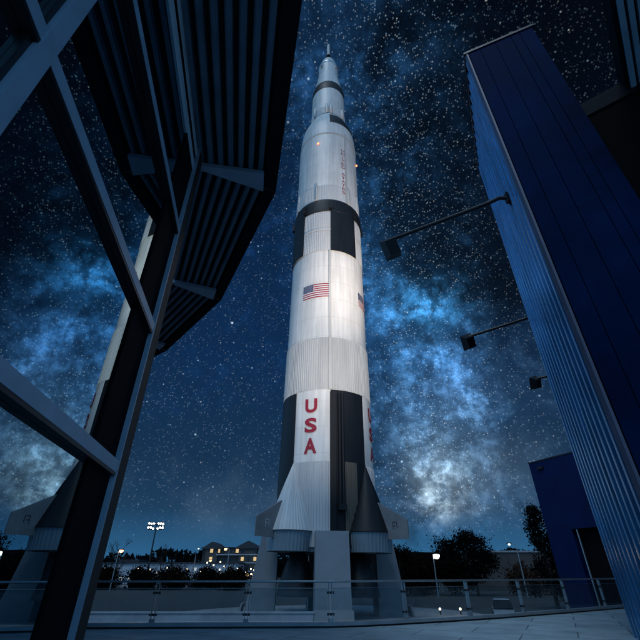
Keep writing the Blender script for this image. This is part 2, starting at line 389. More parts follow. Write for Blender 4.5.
for w0 in WHITE:
    th = w0 + 22.5
    for ch, zb in (('U', 15.2), ('S', 13.14), ('A', 11.1)):
        m = MB(); glyph(m, ch, th - 1, zb, 5.05, 1.5, 1.32, .035); m.build('letter', M['red'], s1)
    f = MB(); W, H = 3.35, 2.05; z0 = 29.75
    patch(f, th, -W / 2, W / 2, z0, z0 + H, 4.93, 10, 0)
    for i in range(0, 13, 2):
        x0 = -W / 2 if i < 6 else -W / 2 + W * .42
        patch(f, th, x0, W / 2, z0 + H * i / 13, z0 + H * (i + 1) / 13, 4.945, 8, 1)
    patch(f, th, -W / 2, -W / 2 + W * .42, z0 + H * 6 / 13, z0 + H, 4.95, 5, 2)
    for rr in range(9):
        for cc in range(6 - rr % 2):
            x = -W / 2 + W * .42 * (cc + .6 + .5 * (rr % 2)) / 6.2; zz = z0 + H * 6 / 13 + H * 7 / 13 * (rr + .75) / 9.5
            pts = []
            for q in range(10):
                rad = .055 if q % 2 == 0 else .024
                pts.append((x + rad * math.sin(q * PI / 5), zz + rad * math.cos(q * PI / 5)))
            r_ = 4.96
            f.add([(r_ * math.sin(R(th) + px / r_), -r_ * math.cos(R(th) + px / r_), Z(pz)) for px, pz in pts], [tuple(reversed(range(10)))], 0)
    f.build('flag', [M['flagwhite'], M['red'], M['flagblue']], s1)
def tunnel(parent, th, z0, z1, r, w, dep, mat, name='cable_tunnel'):
    m = MB(); t = R(th); c = ((r + dep / 2 - .05) * math.sin(t), -(r + dep / 2 - .05) * math.cos(t))
    m.box((*c, Z((z0 + z1) / 2)), (w, dep + .1, z1 - z0), t); return m.build(name, mat, parent)
tunnel(s1, PH - .8, 17.7, 24.05, 5.0, .32, .14, M['grey_rib'])
tunnel(s1, PH - .8, 24.15, 37.2, 4.92, .30, .12, M['grey_rib'])
tunnel(s1, PH + 2.2, 4.4, 17.4, 5.03, .55, .16, M['black'])
for dth in (9.6, 13.2):
    m = MB(); t = R(PH + dth); r = 5.2
    m.tube([(r * math.sin(t), -r * math.cos(t), Z(zz)) for zz in (6.4, 17.2)], .17, 12); m.build('fuel_line', M['black'], s1, True)
m = MB(); t = R(PH + 11.4); m.box((5.25 * math.sin(t), -5.25 * math.cos(t), Z(6.35)), (.8, .4, .5), t); m.build('line_bracket', M['dark'], s1)
tunnel(s1, PH + 180, 10, 44, 4.95, .32, .14, M['white'])
# conical engine fairings and fins
for i, th in enumerate((-41, 49, 139, -131)):
    t = R(th); cx, cy = 5.0 * math.sin(t), -5.0 * math.cos(t)
    blackf = i % 2 == 1
    f = MB(); f.lathe([(2.25, Z(4.42)), (1.5, Z(6.42)), (.75, Z(8.42)), (.02, Z(10.4))], 0, 360, 96, (cx, cy), 0 if blackf else 48, .045)
    f.lathe([(2.2, Z(4.42)), (.1, Z(4.42))], 0, 360, 96, (cx, cy))
    fo = f.build('engine_fairing', M['black'] if blackf else M['white_rib'], s1, blackf)
    d = Vector((math.sin(t), -math.cos(t), 0)); n_ = Vector((d.y, -d.x, 0))
    P = [(5.6, 7.3, .16), (9.2, 5.3, .05), (9.2, 3.85, .05), (6.6, 3.85, .16)]
    fn = MB(); fn.hexa([d * r + n_ * w + Vector((0, 0, Z(z))) for r, z, w in P], [d * r - n_ * w + Vector((0, 0, Z(z))) for r, z, w in P])
    fi = fn.build('fin', M['fin'], s1)
    for sg in (1, -1):
        mk = MB()
        def fm(x0, x1, z0, z1):
            cx_ = 7.98; x0, x1 = (x0 - .28) * sg, (x1 - .28) * sg
            pts = [(cx_ + x0, 4.5 + z0), (cx_ + x1, 4.5 + z0), (cx_ + x1, 4.5 + z1), (cx_ + x0, 4.5 + z1)]
            V = [d * r + n_ * sg * .125 + Vector((0, 0, Z(z))) for r, z in pts]
            mk.quad(*V)
        fm(.05, .10, .1, .7); fm(.10, .38, .65, .7); fm(.10, .30, .36, .41); fm(.44, .49, .2, .7)
        mk.build('fin_mark', M['dark'] if i == 1 else M['flagwhite'], fi)
    bl = MB(); ex, ey = 3.9 * math.sin(t), -3.9 * math.cos(t)
    bl.lathe([(.55, Z(3.6)), (.7, Z(2.8)), (1.2, Z(1.6)), (1.55, Z(.5)), (1.75, Z(-.4)), (1.68, Z(-.4)), (1.1, Z(1.6)), (.5, Z(2.7))], 0, 360, 40, (ex, ey))
    bl.build('engine_nozzle', M['bell'], s1, True)
bl = MB(); bl.lathe([(.55, Z(3.6)), (.7, Z(2.8)), (1.2, Z(1.6)), (1.55, Z(.5)), (1.75, Z(-.4)), (1.68, Z(-.4)), (1.1, Z(1.6)), (.5, Z(2.7))], 0, 360, 40); bl.build('engine_nozzle', M['bell'], s1, True)
sk = MB(); sk.lathe([(4.8, Z(2.85)), (4.85, Z(4.40)), (4.9, Z(4.41))], 0, 360, 480, rib=80, ribd=.04)
for th in (-41, 49, 139, -131):
    t = R(th); sk.lathe([(2.0, Z(2.85)), (2.12, Z(4.40))], 0, 360, 160, (5.0 * math.sin(t), -5.0 * math.cos(t)), 40, .035)
sk.lathe([(4.82, Z(2.95)), (.01, Z(2.95))], 0, 360, 64)
sk.build('engine_skirt', M['skirt'], s1)
# support piers
for k in range(4):
    t = R(PH + 90 * k); d = Vector((math.sin(t), -math.cos(t), 0)); n_ = Vector((d.y, -d.x, 0))
    p = MB(); w = 1.42
    ring = []
    p.hexa([d * 4.6 - n_ * w + Vector((0, 0, -.2)), d * 7.3 - n_ * w + Vector((0, 0, -.2)), d * 7.3 + n_ * w + Vector((0, 0, -.2)), d * 4.6 + n_ * w + Vector((0, 0, -.2))],
           [d * 4.6 - n_ * w + Vector((0, 0, Z(4.36))), d * 6.15 - n_ * w + Vector((0, 0, Z(4.36))), d * 6.15 + n_ * w + Vector((0, 0, Z(4.36))), d * 4.6 + n_ * w + Vector((0, 0, Z(4.36)))])
    pr = p.build('support_pier', M['pier'], rocket)
    q = MB(); q.hexa([d * 7.62 - n_ * 1.5 + Vector((0, 0, -.2)), d * 7.85 - n_ * 1.5 + Vector((0, 0, -.2)), d * 7.85 + n_ * 1.5 + Vector((0, 0, -.2)), d * 7.62 + n_ * 1.5 + Vector((0, 0, -.2))],
                    [d * 7.40 - n_ * 1.5 + Vector((0, 0, .9)), d * 7.55 - n_ * 1.5 + Vector((0, 0, .9)), d * 7.55 + n_ * 1.5 + Vector((0, 0, .9)), d * 7.40 + n_ * 1.5 + Vector((0, 0, .9))])
    q.build('pier_footing', M['concrete'], pr)

# second stage
s2 = part(rocket, 'second_stage', M['white'], prof((4.86, 46.9), (4.86, 50), (4.84, 55), (4.85, 60), (4.84, 63.6), (4.80, 65.0), (4.72, 66.2), (4.60, 67.4), (4.38, 68.5), (4.12, 69.3), (3.8, 70.3), (3.45, 71.4), (3.16, 72.2)))
part(s2, 'aft_interstage', M['white_rib'], prof((4.89, 46.9), (4.89, 50.2)), n=720, rib=120, ribd=.03)
part(s2, 'black_panel', M['black'], prof((4.68, 67.0), (4.44, 68.5), (4.18, 69.3), (3.86, 70.3), (3.62, 71.0)), PH - 1, PH + 92, 40)
part(s2, 'black_panel', M['black'], prof((4.68, 67.0), (4.44, 68.5), (4.18, 69.3), (3.86, 70.3), (3.62, 71.0)), PH + 180, PH + 270, 40)
part(s2, 'seam_band', M['grey_rib'], prof((4.86, 63.3), (4.90, 63.35), (4.90, 63.6), (4.86, 63.65)))
for base in (PH + 24.5, PH + 24.5 - 180):
    z = 59.6
    for ch in 'UNITED STATES':
        if ch != ' ':
            m = MB(); glyph(m, ch, base, z - .58, 4.93, .56, .54 if ch != 'I' else .10, .0); m.build('letter', M['red'], s2)
        z -= .84
tunnel(s2, PH + 30, 47, 64, 4.86, .28, .14, M['grey_rib'])
for th in (-62, -20, 38, 62, 118, 160, -110, -150):
    m = MB(); t = R(th); r = 4.95
    m.tube([(r * math.sin(t), -r * math.cos(t), Z(zz)) for zz in (47.1, 48.2, 50.2, 50.8)], [.22, .24, .2, .04], 10); m.build('ullage_fairing', M['grey_rib'], s2, True)
for th, z in ((-20, 60.8), (76, 59.8)):
    t = R(th); m = MB(); r = 4.98
    m.lathe([(.02, -.12), (.12, -.1), (.15, 0), (.12, .1), (.02, .14)], 0, 360, 12); m.v = [(x + r * math.sin(t), y - r * math.cos(t), q + Z(z)) for x, y, q in m.v]
    b_ = m.build('beacon_light', M['beacon'], s2, True); b_['label'] = 'small glowing red obstruction light'
# third stage
s3 = part(rocket, 'third_stage', M['white'], prof((3.16, 72.2), (3.15, 82.4)))
part(s3, 'aft_skirt', M['white_rib'], prof((3.2, 72.2), (3.2, 74.3)), n=480, rib=80, ribd=.03)
part(s3, 'instrument_ring', M['black'], prof((3.16, 81.0), (3.2, 81.05), (3.2, 82.6), (2.98, 83.8), (2.93, 83.9)))
for th in (-47, -5, 8, 50, 140, -130):
    m = MB(); t = R(th); r = 3.34
    m.tube([(r * math.sin(t), -r * math.cos(t), Z(zz)) for zz in (72.3, 72.8, 74.4, 75.2)], [.16, .3, .28, .05], 10); m.build('thruster_pod', M['white'], s3, True)
# spacecraft
s4 = part(rocket, 'spacecraft', M['white'], prof((3.1, 82.5), (2.66, 85.7), (2.36, 87.7), (2.13, 89.8), (2.05, 90.2), (2.05, 93.9)))
part(s4, 'service_band', M['steel'], prof((2.05, 93.5), (2.12, 93.6), (2.12, 94.0), (1.98, 94.1)))
part(s4, 'capsule_cover', M['white'], prof((1.98, 94.0), (1.78, 95.2), (1.45, 96.6), (1.05, 97.6), (.7, 98.3), (.3, 98.5), (.01, 98.5)), n=48)
for th in (-41, 49, 139, -131):
    m = MB(); t = R(th)
    m.box((2.2 * math.sin(t), -2.2 * math.cos(t), Z(92.4)), (.5, .35, .6), t); m.build('thruster_quad', M['steel'], s4)
tw = MB()
for k in range(4):
    t0 = R(45 + 90 * k + PH); t1 = R(135 + 90 * k + PH)
    A = lambda t, f: (( .95 - .55 * f) * math.sin(t), -(.95 - .55 * f) * math.cos(t), Z(97.6 + 2.7 * f))
    tw.tube([A(t0, 0), A(t0, 1)], .07, 6)
    for f0 in (0, .33, .66): tw.tube([A(t0, f0), A(t1, f0 + .33)], .045, 6); tw.tube([A(t0, f0 + .33), A(t1, f0 + .33)], .045, 6)
tw.build('escape_tower', M['post_side'], s4)
em = MB(); em.lathe([(.55, Z(100.0)), (.42, Z(100.5)), (.36, Z(100.9)), (.36, Z(105.0)), (.3, Z(105.4)), (.12, Z(105.9)), (.01, Z(106.2))], 0, 360, 20); em.build('escape_motor', M['grey_rib'], s4, True)

# ------------------------------------------------------------------ glass building on the left
gb = empty('glass_building', (-3.47, 7.21, 0), 'tall mirror-glass building with slatted overhanging canopy, rising at the left of the deck', 'building')
GO = Vector((-3.47, 7.21, 0))
def azv(a): return Vector((math.sin(R(a)), math.cos(R(a)), 0))
def facet(origin, az, length, splits, zs, ztop, detail=True):
    """origin = far end nearest the corner; runs along azv(az); outward normal to the right"""
    d = azv(az); n = Vector((d.y, -d.x, 0)); o = Vector(origin)
    P = lambda s, off, z: o + d * s + n * off + Vector((0, 0, z))
    for s0, s1_ in zip(splits, splits[1:]):
        for z0, z1 in zip(zs, zs[1:]):
            m = MB(); m.hexa([P(s0, 0, z0), P(s0, -.03, z0), P(s1_, -.03, z0), P(s1_, 0, z0)], [P(s0, 0, z1), P(s0, -.03, z1), P(s1_, -.03, z1), P(s1_, 0, z1)])
            m.build('glass_pane', M['mirror'], gb)
    return P
C0 = Vector((0, 0, 0))
zs = [0.05, 2.72, 5.37, 8.05, 11.3]
# front facet, runs back past the camera
P = facet(C0, -8.9, 0, [-16, -10.9, -5.52, -1.40], zs, 11.3)
def gbox(P, s0, s1_, o0, o1, z0, z1):
    m = MB(); m.hexa([P(s0, o0, z0), P(s0, o1, z0), P(s1_, o1, z0), P(s1_, o0, z0)], [P(s0, o0, z1), P(s0, o1, z1), P(s1_, o1, z1), P(s1_, o0, z1)]); return m
for z in zs[1:4]:
    gbox(P, -16, -.47, .002, .11, z - .09, z + .09).build('transom', M['frame'], gb)
    gbox(P, -16, -.47, .004, .106, z - .14, z - .091).build('transom_gasket', M['dark'], gb)
gbox(P, -16, -.2, .002, .05, 10.26, 10.50).build('header_beam', M['header'], gb)
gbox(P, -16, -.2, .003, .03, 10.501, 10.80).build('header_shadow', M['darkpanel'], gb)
gbox(P, -16, -.2, .002, .06, 10.801, 10.98).build('header_beam', M['header'], gb)
for s in (-5.52, -10.9):
    gbox(P, s - .095, s + .095, .004, .13, 0, 11.3).build('mullion', M['frame'], gb)
    gbox(P, s - .16, s - .097, .003, .06, 0, 11.3).build('mullion_gasket', M['dark'], gb)
gbox(P, -1.40, -.45, -.05, .03, 0, 11.3).build('corner_panel', M['darkpanel'], gb)
gbox(P, -1.48, -1.402, -.02, .035, 0, 11.3).build('corner_gasket', M['darkpanel'], gb)
gbox(P, -.45, -.40, -.05, .115, 0, 11.3).build('corner_post', M['frame'], gb)
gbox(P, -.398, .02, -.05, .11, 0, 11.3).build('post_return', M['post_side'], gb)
gbox(P, -16, -.45, -.02, .10, 0, .05).build('sill', M['dark'], gb)
# second and third facets turn away to the left
PB = facet(azv(-8.9) * .02, -28.5, 0, [0.2, 2.9, 5.6], zs, 11.3)
cB = azv(-28.5) * 5.75
PC = facet(cB, -43, 0, [0.1, 3, 6], zs, 11.3)
for q, s1_ in ((PB, 5.7), (PC, 6)):
    for z in zs[1:4]: gbox(q, .1, s1_, .002, .1, z - .15, z + .15).build('transom', M['frame'], gb)
    for s in (2.9, s1_ - .1): gbox(q, s - .1, s + .1, .004, .13, 0, 11.3).build('mullion', M['frame'], gb)
# solid back-up and roof
inn = [Vector((-1.25, -8, 0)), Vector((-2.2, -1.7, 0)), Vector((-3.56, 7.28, 0)), Vector((-5.95, 12.6, 0)), Vector((-9.6, 16.6, 0)), Vector((-15, 20.5, 0))]
outp = [Vector((1.4, -8, 0)), Vector((0.62, -1.4, 0)), Vector((-1.36, 8.25, 0)), Vector((-4.22, 13.95, 0)), Vector((-8.0, 18.5, 0)), Vector((-13.6, 23, 0))]
core = [P(-16, -.06, 0).xy, P(-.3, -.06, 0).xy, PB(5.6, -.08, 0).xy, PC(6, -.08, 0).xy, Vector((-14, 2)), Vector((-12, -8))]
m = MB(); m.prism([(v.x, v.y) for v in core], 0.0, 11.28); m.build('interior_core', M['darkpanel'], gb)
CZ = 11.15
def L(v): return Vector((v.x - GO.x, v.y - GO.y, 0))
def lerp(i, t): return L(inn[i]).lerp(L(outp[i]), t)
rp = [L(v) for v in outp] + [L(v) for v in reversed(inn)] + []
m = MB()
for i in range(len(inn) - 1):
    q = [L(inn[i]), L(outp[i]), L(outp[i + 1]), L(inn[i + 1])]
    m.hexa([v + Vector((0, 0, CZ + .34)) for v in q], [v + Vector((0, 0, CZ + .5)) for v in q])
m.build('canopy_roof', M['canopydark'], gb)
for i in range(len(inn) - 1):
    m = MB(); a0, a1 = (.03, .97)
    for t in (.03, .15, .27, .39, .51, .63, .75):
        w = .062
        A = [lerp(i, t), lerp(i, t + w), lerp(i + 1, t + w), lerp(i + 1, t)]
        d = (A[3] - A[0]).normalized() * .1
        A = [A[0] + d, A[1] + d, A[2] - d, A[3] - d]
        bt = [v.copy() for v in A]
        mid = .014
        # chamfered louvre: narrower at the bottom
        c0 = [lerp(i, t + mid), lerp(i, t + w - mid), lerp(i + 1, t + w - mid), lerp(i + 1, t + mid)]
        c0 = [c0[0] + d, c0[1] + d, c0[2] - d, c0[3] - d]
        m.hexa([v + Vector((0, 0, CZ + .04)) for v in A], [v + Vector((0, 0, CZ + .32)) for v in A])
        m.hexa([v + Vector((0, 0, CZ)) for v in c0], [v + Vector((0, 0, CZ + .038)) for v in c0])
    m.build('canopy_louvre', M['slat'], gb)
    q = [lerp(i, .85), lerp(i, 1.0), lerp(i + 1, 1.0), lerp(i + 1, .85)]
    m = MB(); m.hexa([v + Vector((0, 0, CZ - .05)) for v in q], [v + Vector((0, 0, CZ + .33)) for v in q]); m.build('canopy_fascia', M['fascia'], gb)
for i in range(1, len(inn) - 1):
    A, B = lerp(i, .0), lerp(i, .84); back = (L(inn[i - 1]) - L(inn[i])).normalized()
    q = [A + back * .10, B + back * .62, B - back * .02, A - back * .02]
    m = MB(); m.hexa([v + Vector((0, 0, CZ - .16)) for v in q], [v + Vector((0, 0, CZ - .02)) for v in q]); m.build('canopy_bracket', M['frame'], gb)
    q = [B + back * .10, lerp(i, 1.0) + back * .10, lerp(i, 1.0), B]
    m = MB(); m.hexa([v + Vector((0, 0, CZ - .08)) for v in q], [v + Vector((0, 0, CZ - .051)) for v in q]); m.build('fascia_joint', M['dark'], gb)

# ------------------------------------------------------------------ blue pavilion on the right
PO = Vector((5.30, 7.06, 0))
bp = empty('blue_pavilion', PO, 'tall corrugated blue metal tower with navy end face at the right of the deck', 'building')
al = azv(23.7); la = Vector((al.y, -al.x, 0))
HT = 17.05
def PV(s, l, z): return al * s + la * l + Vector((0, 0, z))
m = MB(); LN = 5.28; pitch = .44; dep = .075
xs = []; s = 0.0
while s < LN - .01:
    for ds, o in ((0, 0), (.15, 0), (.195, -dep), (.34, -dep), (.385, 0)): 
        if s + ds <= LN: xs.append((s + ds, o))
    s += pitch
xs.append((LN, 0))
for (a_, oa), (b_, ob_) in zip(xs, xs[1:]):
    if b_ - a_ > 1e-4: m.quad(PV(a_, oa, 0), PV(a_, oa, HT), PV(b_, ob_, HT), PV(b_, ob_, 0))
m.build('corrugated_wall', M['bluewall'], bp)
m = MB(); m.hexa([PV(-.05, -.02, 0), PV(.04, -.085, 0), PV(.04, .03, 0), PV(-.05, .03, 0)], [PV(-.05, -.02, HT), PV(.04, -.085, HT), PV(.04, .03, HT), PV(-.05, .03, HT)])
m.build('corner_trim', M['bluetrim'], bp)
cuts = [0.0, .45, .95, 1.45, 1.72, 2.13]
for i, (a_, b_) in enumerate(zip(cuts, cuts[1:])):
    m = MB(); o = .06 if i == 0 else a_ + .008
    m.hexa([PV(-.03, o, 0), PV(-.03, b_ - .008, 0), PV(.05, b_ - .008, 0), PV(.05, o, 0)], [PV(-.03, o, HT), PV(-.03, b_ - .008, HT), PV(.05, b_ - .008, HT), PV(.05, o, HT)])
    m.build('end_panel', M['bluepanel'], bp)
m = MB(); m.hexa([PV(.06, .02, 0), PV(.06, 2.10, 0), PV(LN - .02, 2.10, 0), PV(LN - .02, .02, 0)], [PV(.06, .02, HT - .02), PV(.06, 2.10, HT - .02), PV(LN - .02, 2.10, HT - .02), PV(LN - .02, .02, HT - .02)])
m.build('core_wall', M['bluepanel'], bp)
m = MB(); q = [PV(-.07, -.1, 0), PV(-.07, 2.2, 0), PV(LN + .03, 2.2, 0), PV(LN + .03, -.1, 0)]
m.hexa([v + Vector((0, 0, HT)) for v in q], [v + Vector((0, 0, HT + .10)) for v in q]); m.build('coping', M['dark'], bp)
def W2(x, y): return Vector((x - PO.x, y - PO.y, 0))
wd = Vector((.79, -.61, 0)).normalized(); w0 = W2(7.27, 6.24); wn = Vector((-wd.y, wd.x, 0)) * -1
def wall_box(s0, s1_, t0, t1, z0, z1):
    q = [w0 + wd * s0 + wn * t0, w0 + wd * s1_ + wn * t0, w0 + wd * s1_ + wn * t1, w0 + wd * s0 + wn * t1]
    mm = MB(); mm.hexa([v + Vector((0, 0, z0)) for v in q], [v + Vector((0, 0, z1)) for v in q]); return mm
wall_box(0.0, 9, -.3, 0, 0, 11.75).build('rear_wall', M['brownwall'], bp)
wall_box(0.0, 9, -.34, .05, 11.75, 12.3).build('parapet', M['fascia'], bp)
sq = [W2(8.05, 5.64), W2(5.6, 2.7), W2(9.2, -.3), W2(11.65, 2.65)]
m = MB(); m.hexa([v + Vector((0, 0, 12.0)) for v in sq], [v + Vector((0, 0, 12.6)) for v in sq]); m.build('roof_slab', M['fascia'], bp)
m = MB(); e1 = (sq[1] - sq[0]); e2 = (sq[3] - sq[0]).normalized()
i = 0
for i in range(30):
    a_ = sq[0] + e2 * (.10 + i * .17); b_ = a_ + e1
    m.hexa([a_ + Vector((0, 0, 11.9)), a_ + e2 * .11 + Vector((0, 0, 11.9)), b_ + e2 * .11 + Vector((0, 0, 11.9)), b_ + Vector((0, 0, 11.9))],
           [a_ + Vector((0, 0, 11.998)), a_ + e2 * .11 + Vector((0, 0, 11.998)), b_ + e2 * .11 + Vector((0, 0, 11.998)), b_ + Vector((0, 0, 11.998))])
m.build('ribbed_soffit', M['soffit'], bp)
# rear wing behind the tower that carries the farther floodlights
def WA(a_, l_): return al * (a_ - 15.8 * .5587 * math.cos(R(13.2))) + la * (l_ - 15.8 * .5587 * math.sin(R(13.2)))
m = MB(); q = [WA(14.0, 2.3), WA(17.8, 3.25), WA(24.8, 6.2), WA(27.5, 7.6), WA(27.5, 11), WA(14.0, 8)]
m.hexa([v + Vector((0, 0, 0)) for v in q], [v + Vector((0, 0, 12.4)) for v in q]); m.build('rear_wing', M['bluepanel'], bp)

# floodlights on long arms
def flood(base, L_, droop, label):
    """base = wall mount (world), arm reaches out from the wall towards the plaza"""
    o = empty('arm_floodlight', base, label, 'floodlight', 'floodlights on long arms along the blue building')
    d = -la
    m = MB(); m.bar((0, 0, -.18), (0, 0, .18), .16, .16); m.v = [(x, y, z) for x, y, z in m.v]; m.build('wall_bracket', M['dark'], o)
    m = MB(); end = d * L_ + Vector((0, 0, -droop * L_))
    m.tube([Vector((0, 0, -.02)), d * .25 + Vector((0, 0, .10)), d * .6 + Vector((0, 0, .02)), end], .062, 10); m.build('arm', M['dark'], o, True)
    # head: tapered box hanging from the arm end
    hd = MB()
    f = Vector((0.02 - base[0] - end.x, 44.5 - base[1] - end.y, 0)).normalized()
    x = Vector((f.y, -f.x, 0)); f2 = (f + Vector((0, 0, .55))).normalized(); u2 = x.cross(f2).normalized(); u2 = (u2 + x * -.45).normalized(); x = f2.cross(u2).normalized()
    c = end + d * .05 - u2 * .26
    w, hh, dp = .27, .36, .20
    bk = [c - x * w * .7 - u2 * hh * .7 - f2 * dp, c + x * w * .7 - u2 * hh * .7 - f2 * dp, c + x * w * .7 + u2 * hh * .7 - f2 * dp, c - x * w * .7 + u2 * hh * .7 - f2 * dp]
    fr = [c - x * w - u2 * hh + f2 * dp, c + x * w - u2 * hh + f2 * dp, c + x * w + u2 * hh + f2 * dp, c - x * w + u2 * hh + f2 * dp]
    hd.hexa(bk, fr); h_ = hd.build('lamp_head', M['dark'], o)
    ln = MB(); e = .012
    ln.quad(*[c + (v - c) * .88 + f2 * (dp * .12 + e) for v in fr]); ln.build('lens', M['floodface'], h_)
    yk = MB(); yk.bar(end - d * .05, c, .05, .05); yk.build('yoke', M['dark'], o)
    return Vector(base) + c + f2 * .45, f2
def Wd(a_, l_, z): v = WA(a_, l_); return Vector((PO.x + v.x, PO.y + v.y, z))
F1 = flood(Wd(10.03, 1.95, 11.05), 3.78, .085, 'black floodlight on the longest arm, nearest of the three on the blue building')
F2 = flood(Wd(17.77, 3.2, 11.05), 3.35, .11, 'black floodlight on an arm, middle of the three along the blue building')
F3 = flood(Wd(24.76, 6.2, 11.05), 3.3, .06, 'black floodlight peeking past the blue tower edge, farthest of the three')

# ------------------------------------------------------------------ royal blue wall tower beyond the railing
bt = empty('blue_wall_tower', (17.1, 34.0, GZ), 'royal blue wall block with dark doorway beyond the right end of the railing', 'building')
d = azv(155); n = Vector((d.y, -d.x, 0))      # visible face looks along +n? flipped below
if n.x > 0: n = -n
def T(s, o, z): return d * s + n * o + Vector((0, 0, z - GZ))
def tbox(s0, s1_, o0, o1, z0, z1):
    m = MB(); m.hexa([T(s0, o0, z0), T(s1_, o0, z0), T(s1_, o1, z0), T(s0, o1, z0)], [T(s0, o0, z1), T(s1_, o0, z1), T(s1_, o1, z1), T(s0, o1, z1)]); return m
tbox(0, 2.05, -2.4, 0, GZ, 8.85).build('wall', M['blueface'], bt)
tbox(2.05, 6.0, -2.4, 0, 3.95, 8.85).build('lintel_wall', M['blueface'], bt)
tbox(2.05, 6.0, -2.3, -.45, GZ, 3.94).build('doorway', M['darkpanel'], bt)
tbox(2.36, 2.43, -.12, -.04, GZ, 3.9).build('door_frame', M['steel'], bt)
tbox(-.03, 6.03, -2.43, .03, 8.85, 8.95).build('coping', M['dark'], bt)
tbox(.75, 1.25, .0, .16, 8.25, 8.42).build('wall_lamp', M['dark'], bt)

# ------------------------------------------------------------------ low wall, ground lights
lw = MB(); lw.box((-13, 37, GZ + .36), (25, .5, .72)); lw.box((-13, 37, GZ + .76), (25.2, .62, .08))
tag(lw.build('low_wall', M['farpale']), 'low pale concrete wall on the ground left of the rocket piers', 'wall')
for i, (x, y) in enumerate(((11.2, 46), (13.1, 46))):
    o = empty('ground_light', (x, y, GZ), ['left of two small lit ground lights right of the rocket base', 'right of two small lit ground lights right of the rocket base'][i], 'ground light', 'ground lights right of the rocket')
    m = MB(); m.tube([(0, 0, 0), (0, 0, .35)], .07, 8); m.build('stake', M['dark'], o)
    m = MB(); m.lathe([(.02, .34), (.08, .36), (.10, .44), (.07, .51), (.02, .53)], 0, 360, 10); m.build('lamp', M['warmlamp'], o, True)

# ------------------------------------------------------------------ trees
def leaf(mb, p, s, rnd):
    a = rnd.uniform(0, 2 * PI); b = rnd.uniform(-1, 1); c = math.sqrt(1 - b * b)
    n = Vector((c * math.cos(a), c * math.sin(a), b)); u = n.orthogonal().normalized(); v = n.cross(u)
    k = rnd.uniform(0, PI); u, v = u * math.cos(k) + v * math.sin(k), v * math.cos(k) - u * math.sin(k)
    mb.add([p - u * s, p - v * s * .55, p + u * s, p + v * s * .55], [(0, 1, 2, 3)])
def tree(loc, h, w, label, seed, mat='leaf', trunk=.25, nl=2600, ls=.28, conifer=False, name='broadleaf_tree', group='trees beyond the deck'):
    rnd = random.Random(seed)
    o = empty(name, loc, label, 'tree', group)
    tr = MB(); cr = MB(); tw_ = .018 * h
    lean = (rnd.uniform(-.3, .3), rnd.uniform(-.3, .3))
    top = Vector((lean[0], lean[1], h * .93))
    tr.tube([(0, 0, -.1), (lean[0] * .3, lean[1] * .3, h * .35), (lean[0] * .7, lean[1] * .7, h * .7), top], [tw_ * 1.3, tw_, tw_ * .6, tw_ * .1], 8)
    clumps = []
    N = 34 if conifer else 26
    for i in range(N):
        f = trunk + (1 - trunk) * (i + rnd.random()) / N
        a = rnd.uniform(0, 2 * PI)
        if conifer: rad = w / 2 * (1.05 - (f - trunk) / (1 - trunk)) * rnd.uniform(.5, 1.1)
        else:
            g_ = (f - trunk) / (1 - trunk); rad = w / 2 * math.sqrt(max(.03, 1 - (2 * g_ - .85) ** 2 / 1.35)) * rnd.uniform(.35, 1.08)
        zc = h * f * (1.0 if conifer else rnd.uniform(.9, 1.04))
        c = Vector((lean[0] * f + rad * math.cos(a), lean[1] * f + rad * math.sin(a), zc))
        st = Vector((lean[0] * f * .8, lean[1] * f * .8, max(h * .15, zc - (rad * .25 if conifer else rad * .8))))
        tr.tube([st, st.lerp(c, .6) + Vector((0, 0, rad * .06)), c], [tw_ * .35, tw_ * .2, tw_ * .06], 5)
        clumps.append((c, w * rnd.uniform(.13, .24) * (.8 if conifer else 1)))
    nl = int(nl * 2.2); ls *= .70
    for _ in range(nl):
        c, cr_ = rnd.choice(clumps)
        p = Vector((rnd.gauss(0, 1), rnd.gauss(0, 1), rnd.gauss(0, .75)))
        leaf(cr, c + p * cr_ * .62, ls * rnd.uniform(.5, 1.2), rnd)
    tr.build('trunk', M['bark'], o, True); cr.build('crown', M[mat], o)
    return o
G = GZ
tree((27.5, 84, G), 9.4, 7.8, 'tallest round-crowned dark tree right of the rocket, beside the street light', 3, 'leaf', .22, 3200, .36)
tree((22.9, 84, G), 8.3, 6.0, 'dark bushy tree just left of the tallest round-crowned tree', 4, 'leaf', .15, 2600, .34)
tree((13.6, 80, G), 6.9, 5.2, 'dark tree with ragged top beside the right fin of the rocket', 5, 'leaf2', .15, 2000, .32)
tree((16.6, 84, G), 6.2, 5.2, 'low rounded dark tree between the ragged tree and the bright lamp', 6, 'leaf2', .12, 1700, .32)
tree((20.6, 92, G), 5.4, 6.0, 'low dark tree behind the orange glow right of the bright lamp', 8, 'leaf2', .12, 1500, .34)
tree((25.2, 52, G), 9.9, 4.6, 'dark conifer showing beside the royal blue wall block', 9, 'leaf3', .12, 2600, .24, True, 'conifer_tree')
tree((18.6, 88, G), 4.6, 4.6, 'smallest shrubby dark tree under the bright white lamp', 14, 'leaf2', .1, 1200, .3)
for i, (x, y, h, w, lab) in enumerate([
    (-52, 116, 5.6, 7, 'dark rounded tree at the far left beside the orange street lamp'),
    (-43, 114, 5.0, 7, 'dark low tree below the floodlight mast'),
    (-36, 116, 5.6, 8, 'dark broad tree right of the floodlight mast'),
    (-28, 118, 5.2, 7.5, 'dark tree in front of the sparkling lights'),
    (-21, 112, 4.9, 7, 'dark tree in front of the lit hotel'),
    (-58, 120, 4.6, 7, 'dark shrubby tree at the far left next to the glass post')]):
    tree((x, y, G), h * .76, w * .9, lab, 20 + i, 'leaf' if i % 2 else 'leaf2', .1, 2200, .40, group='dark trees round the parking lot')
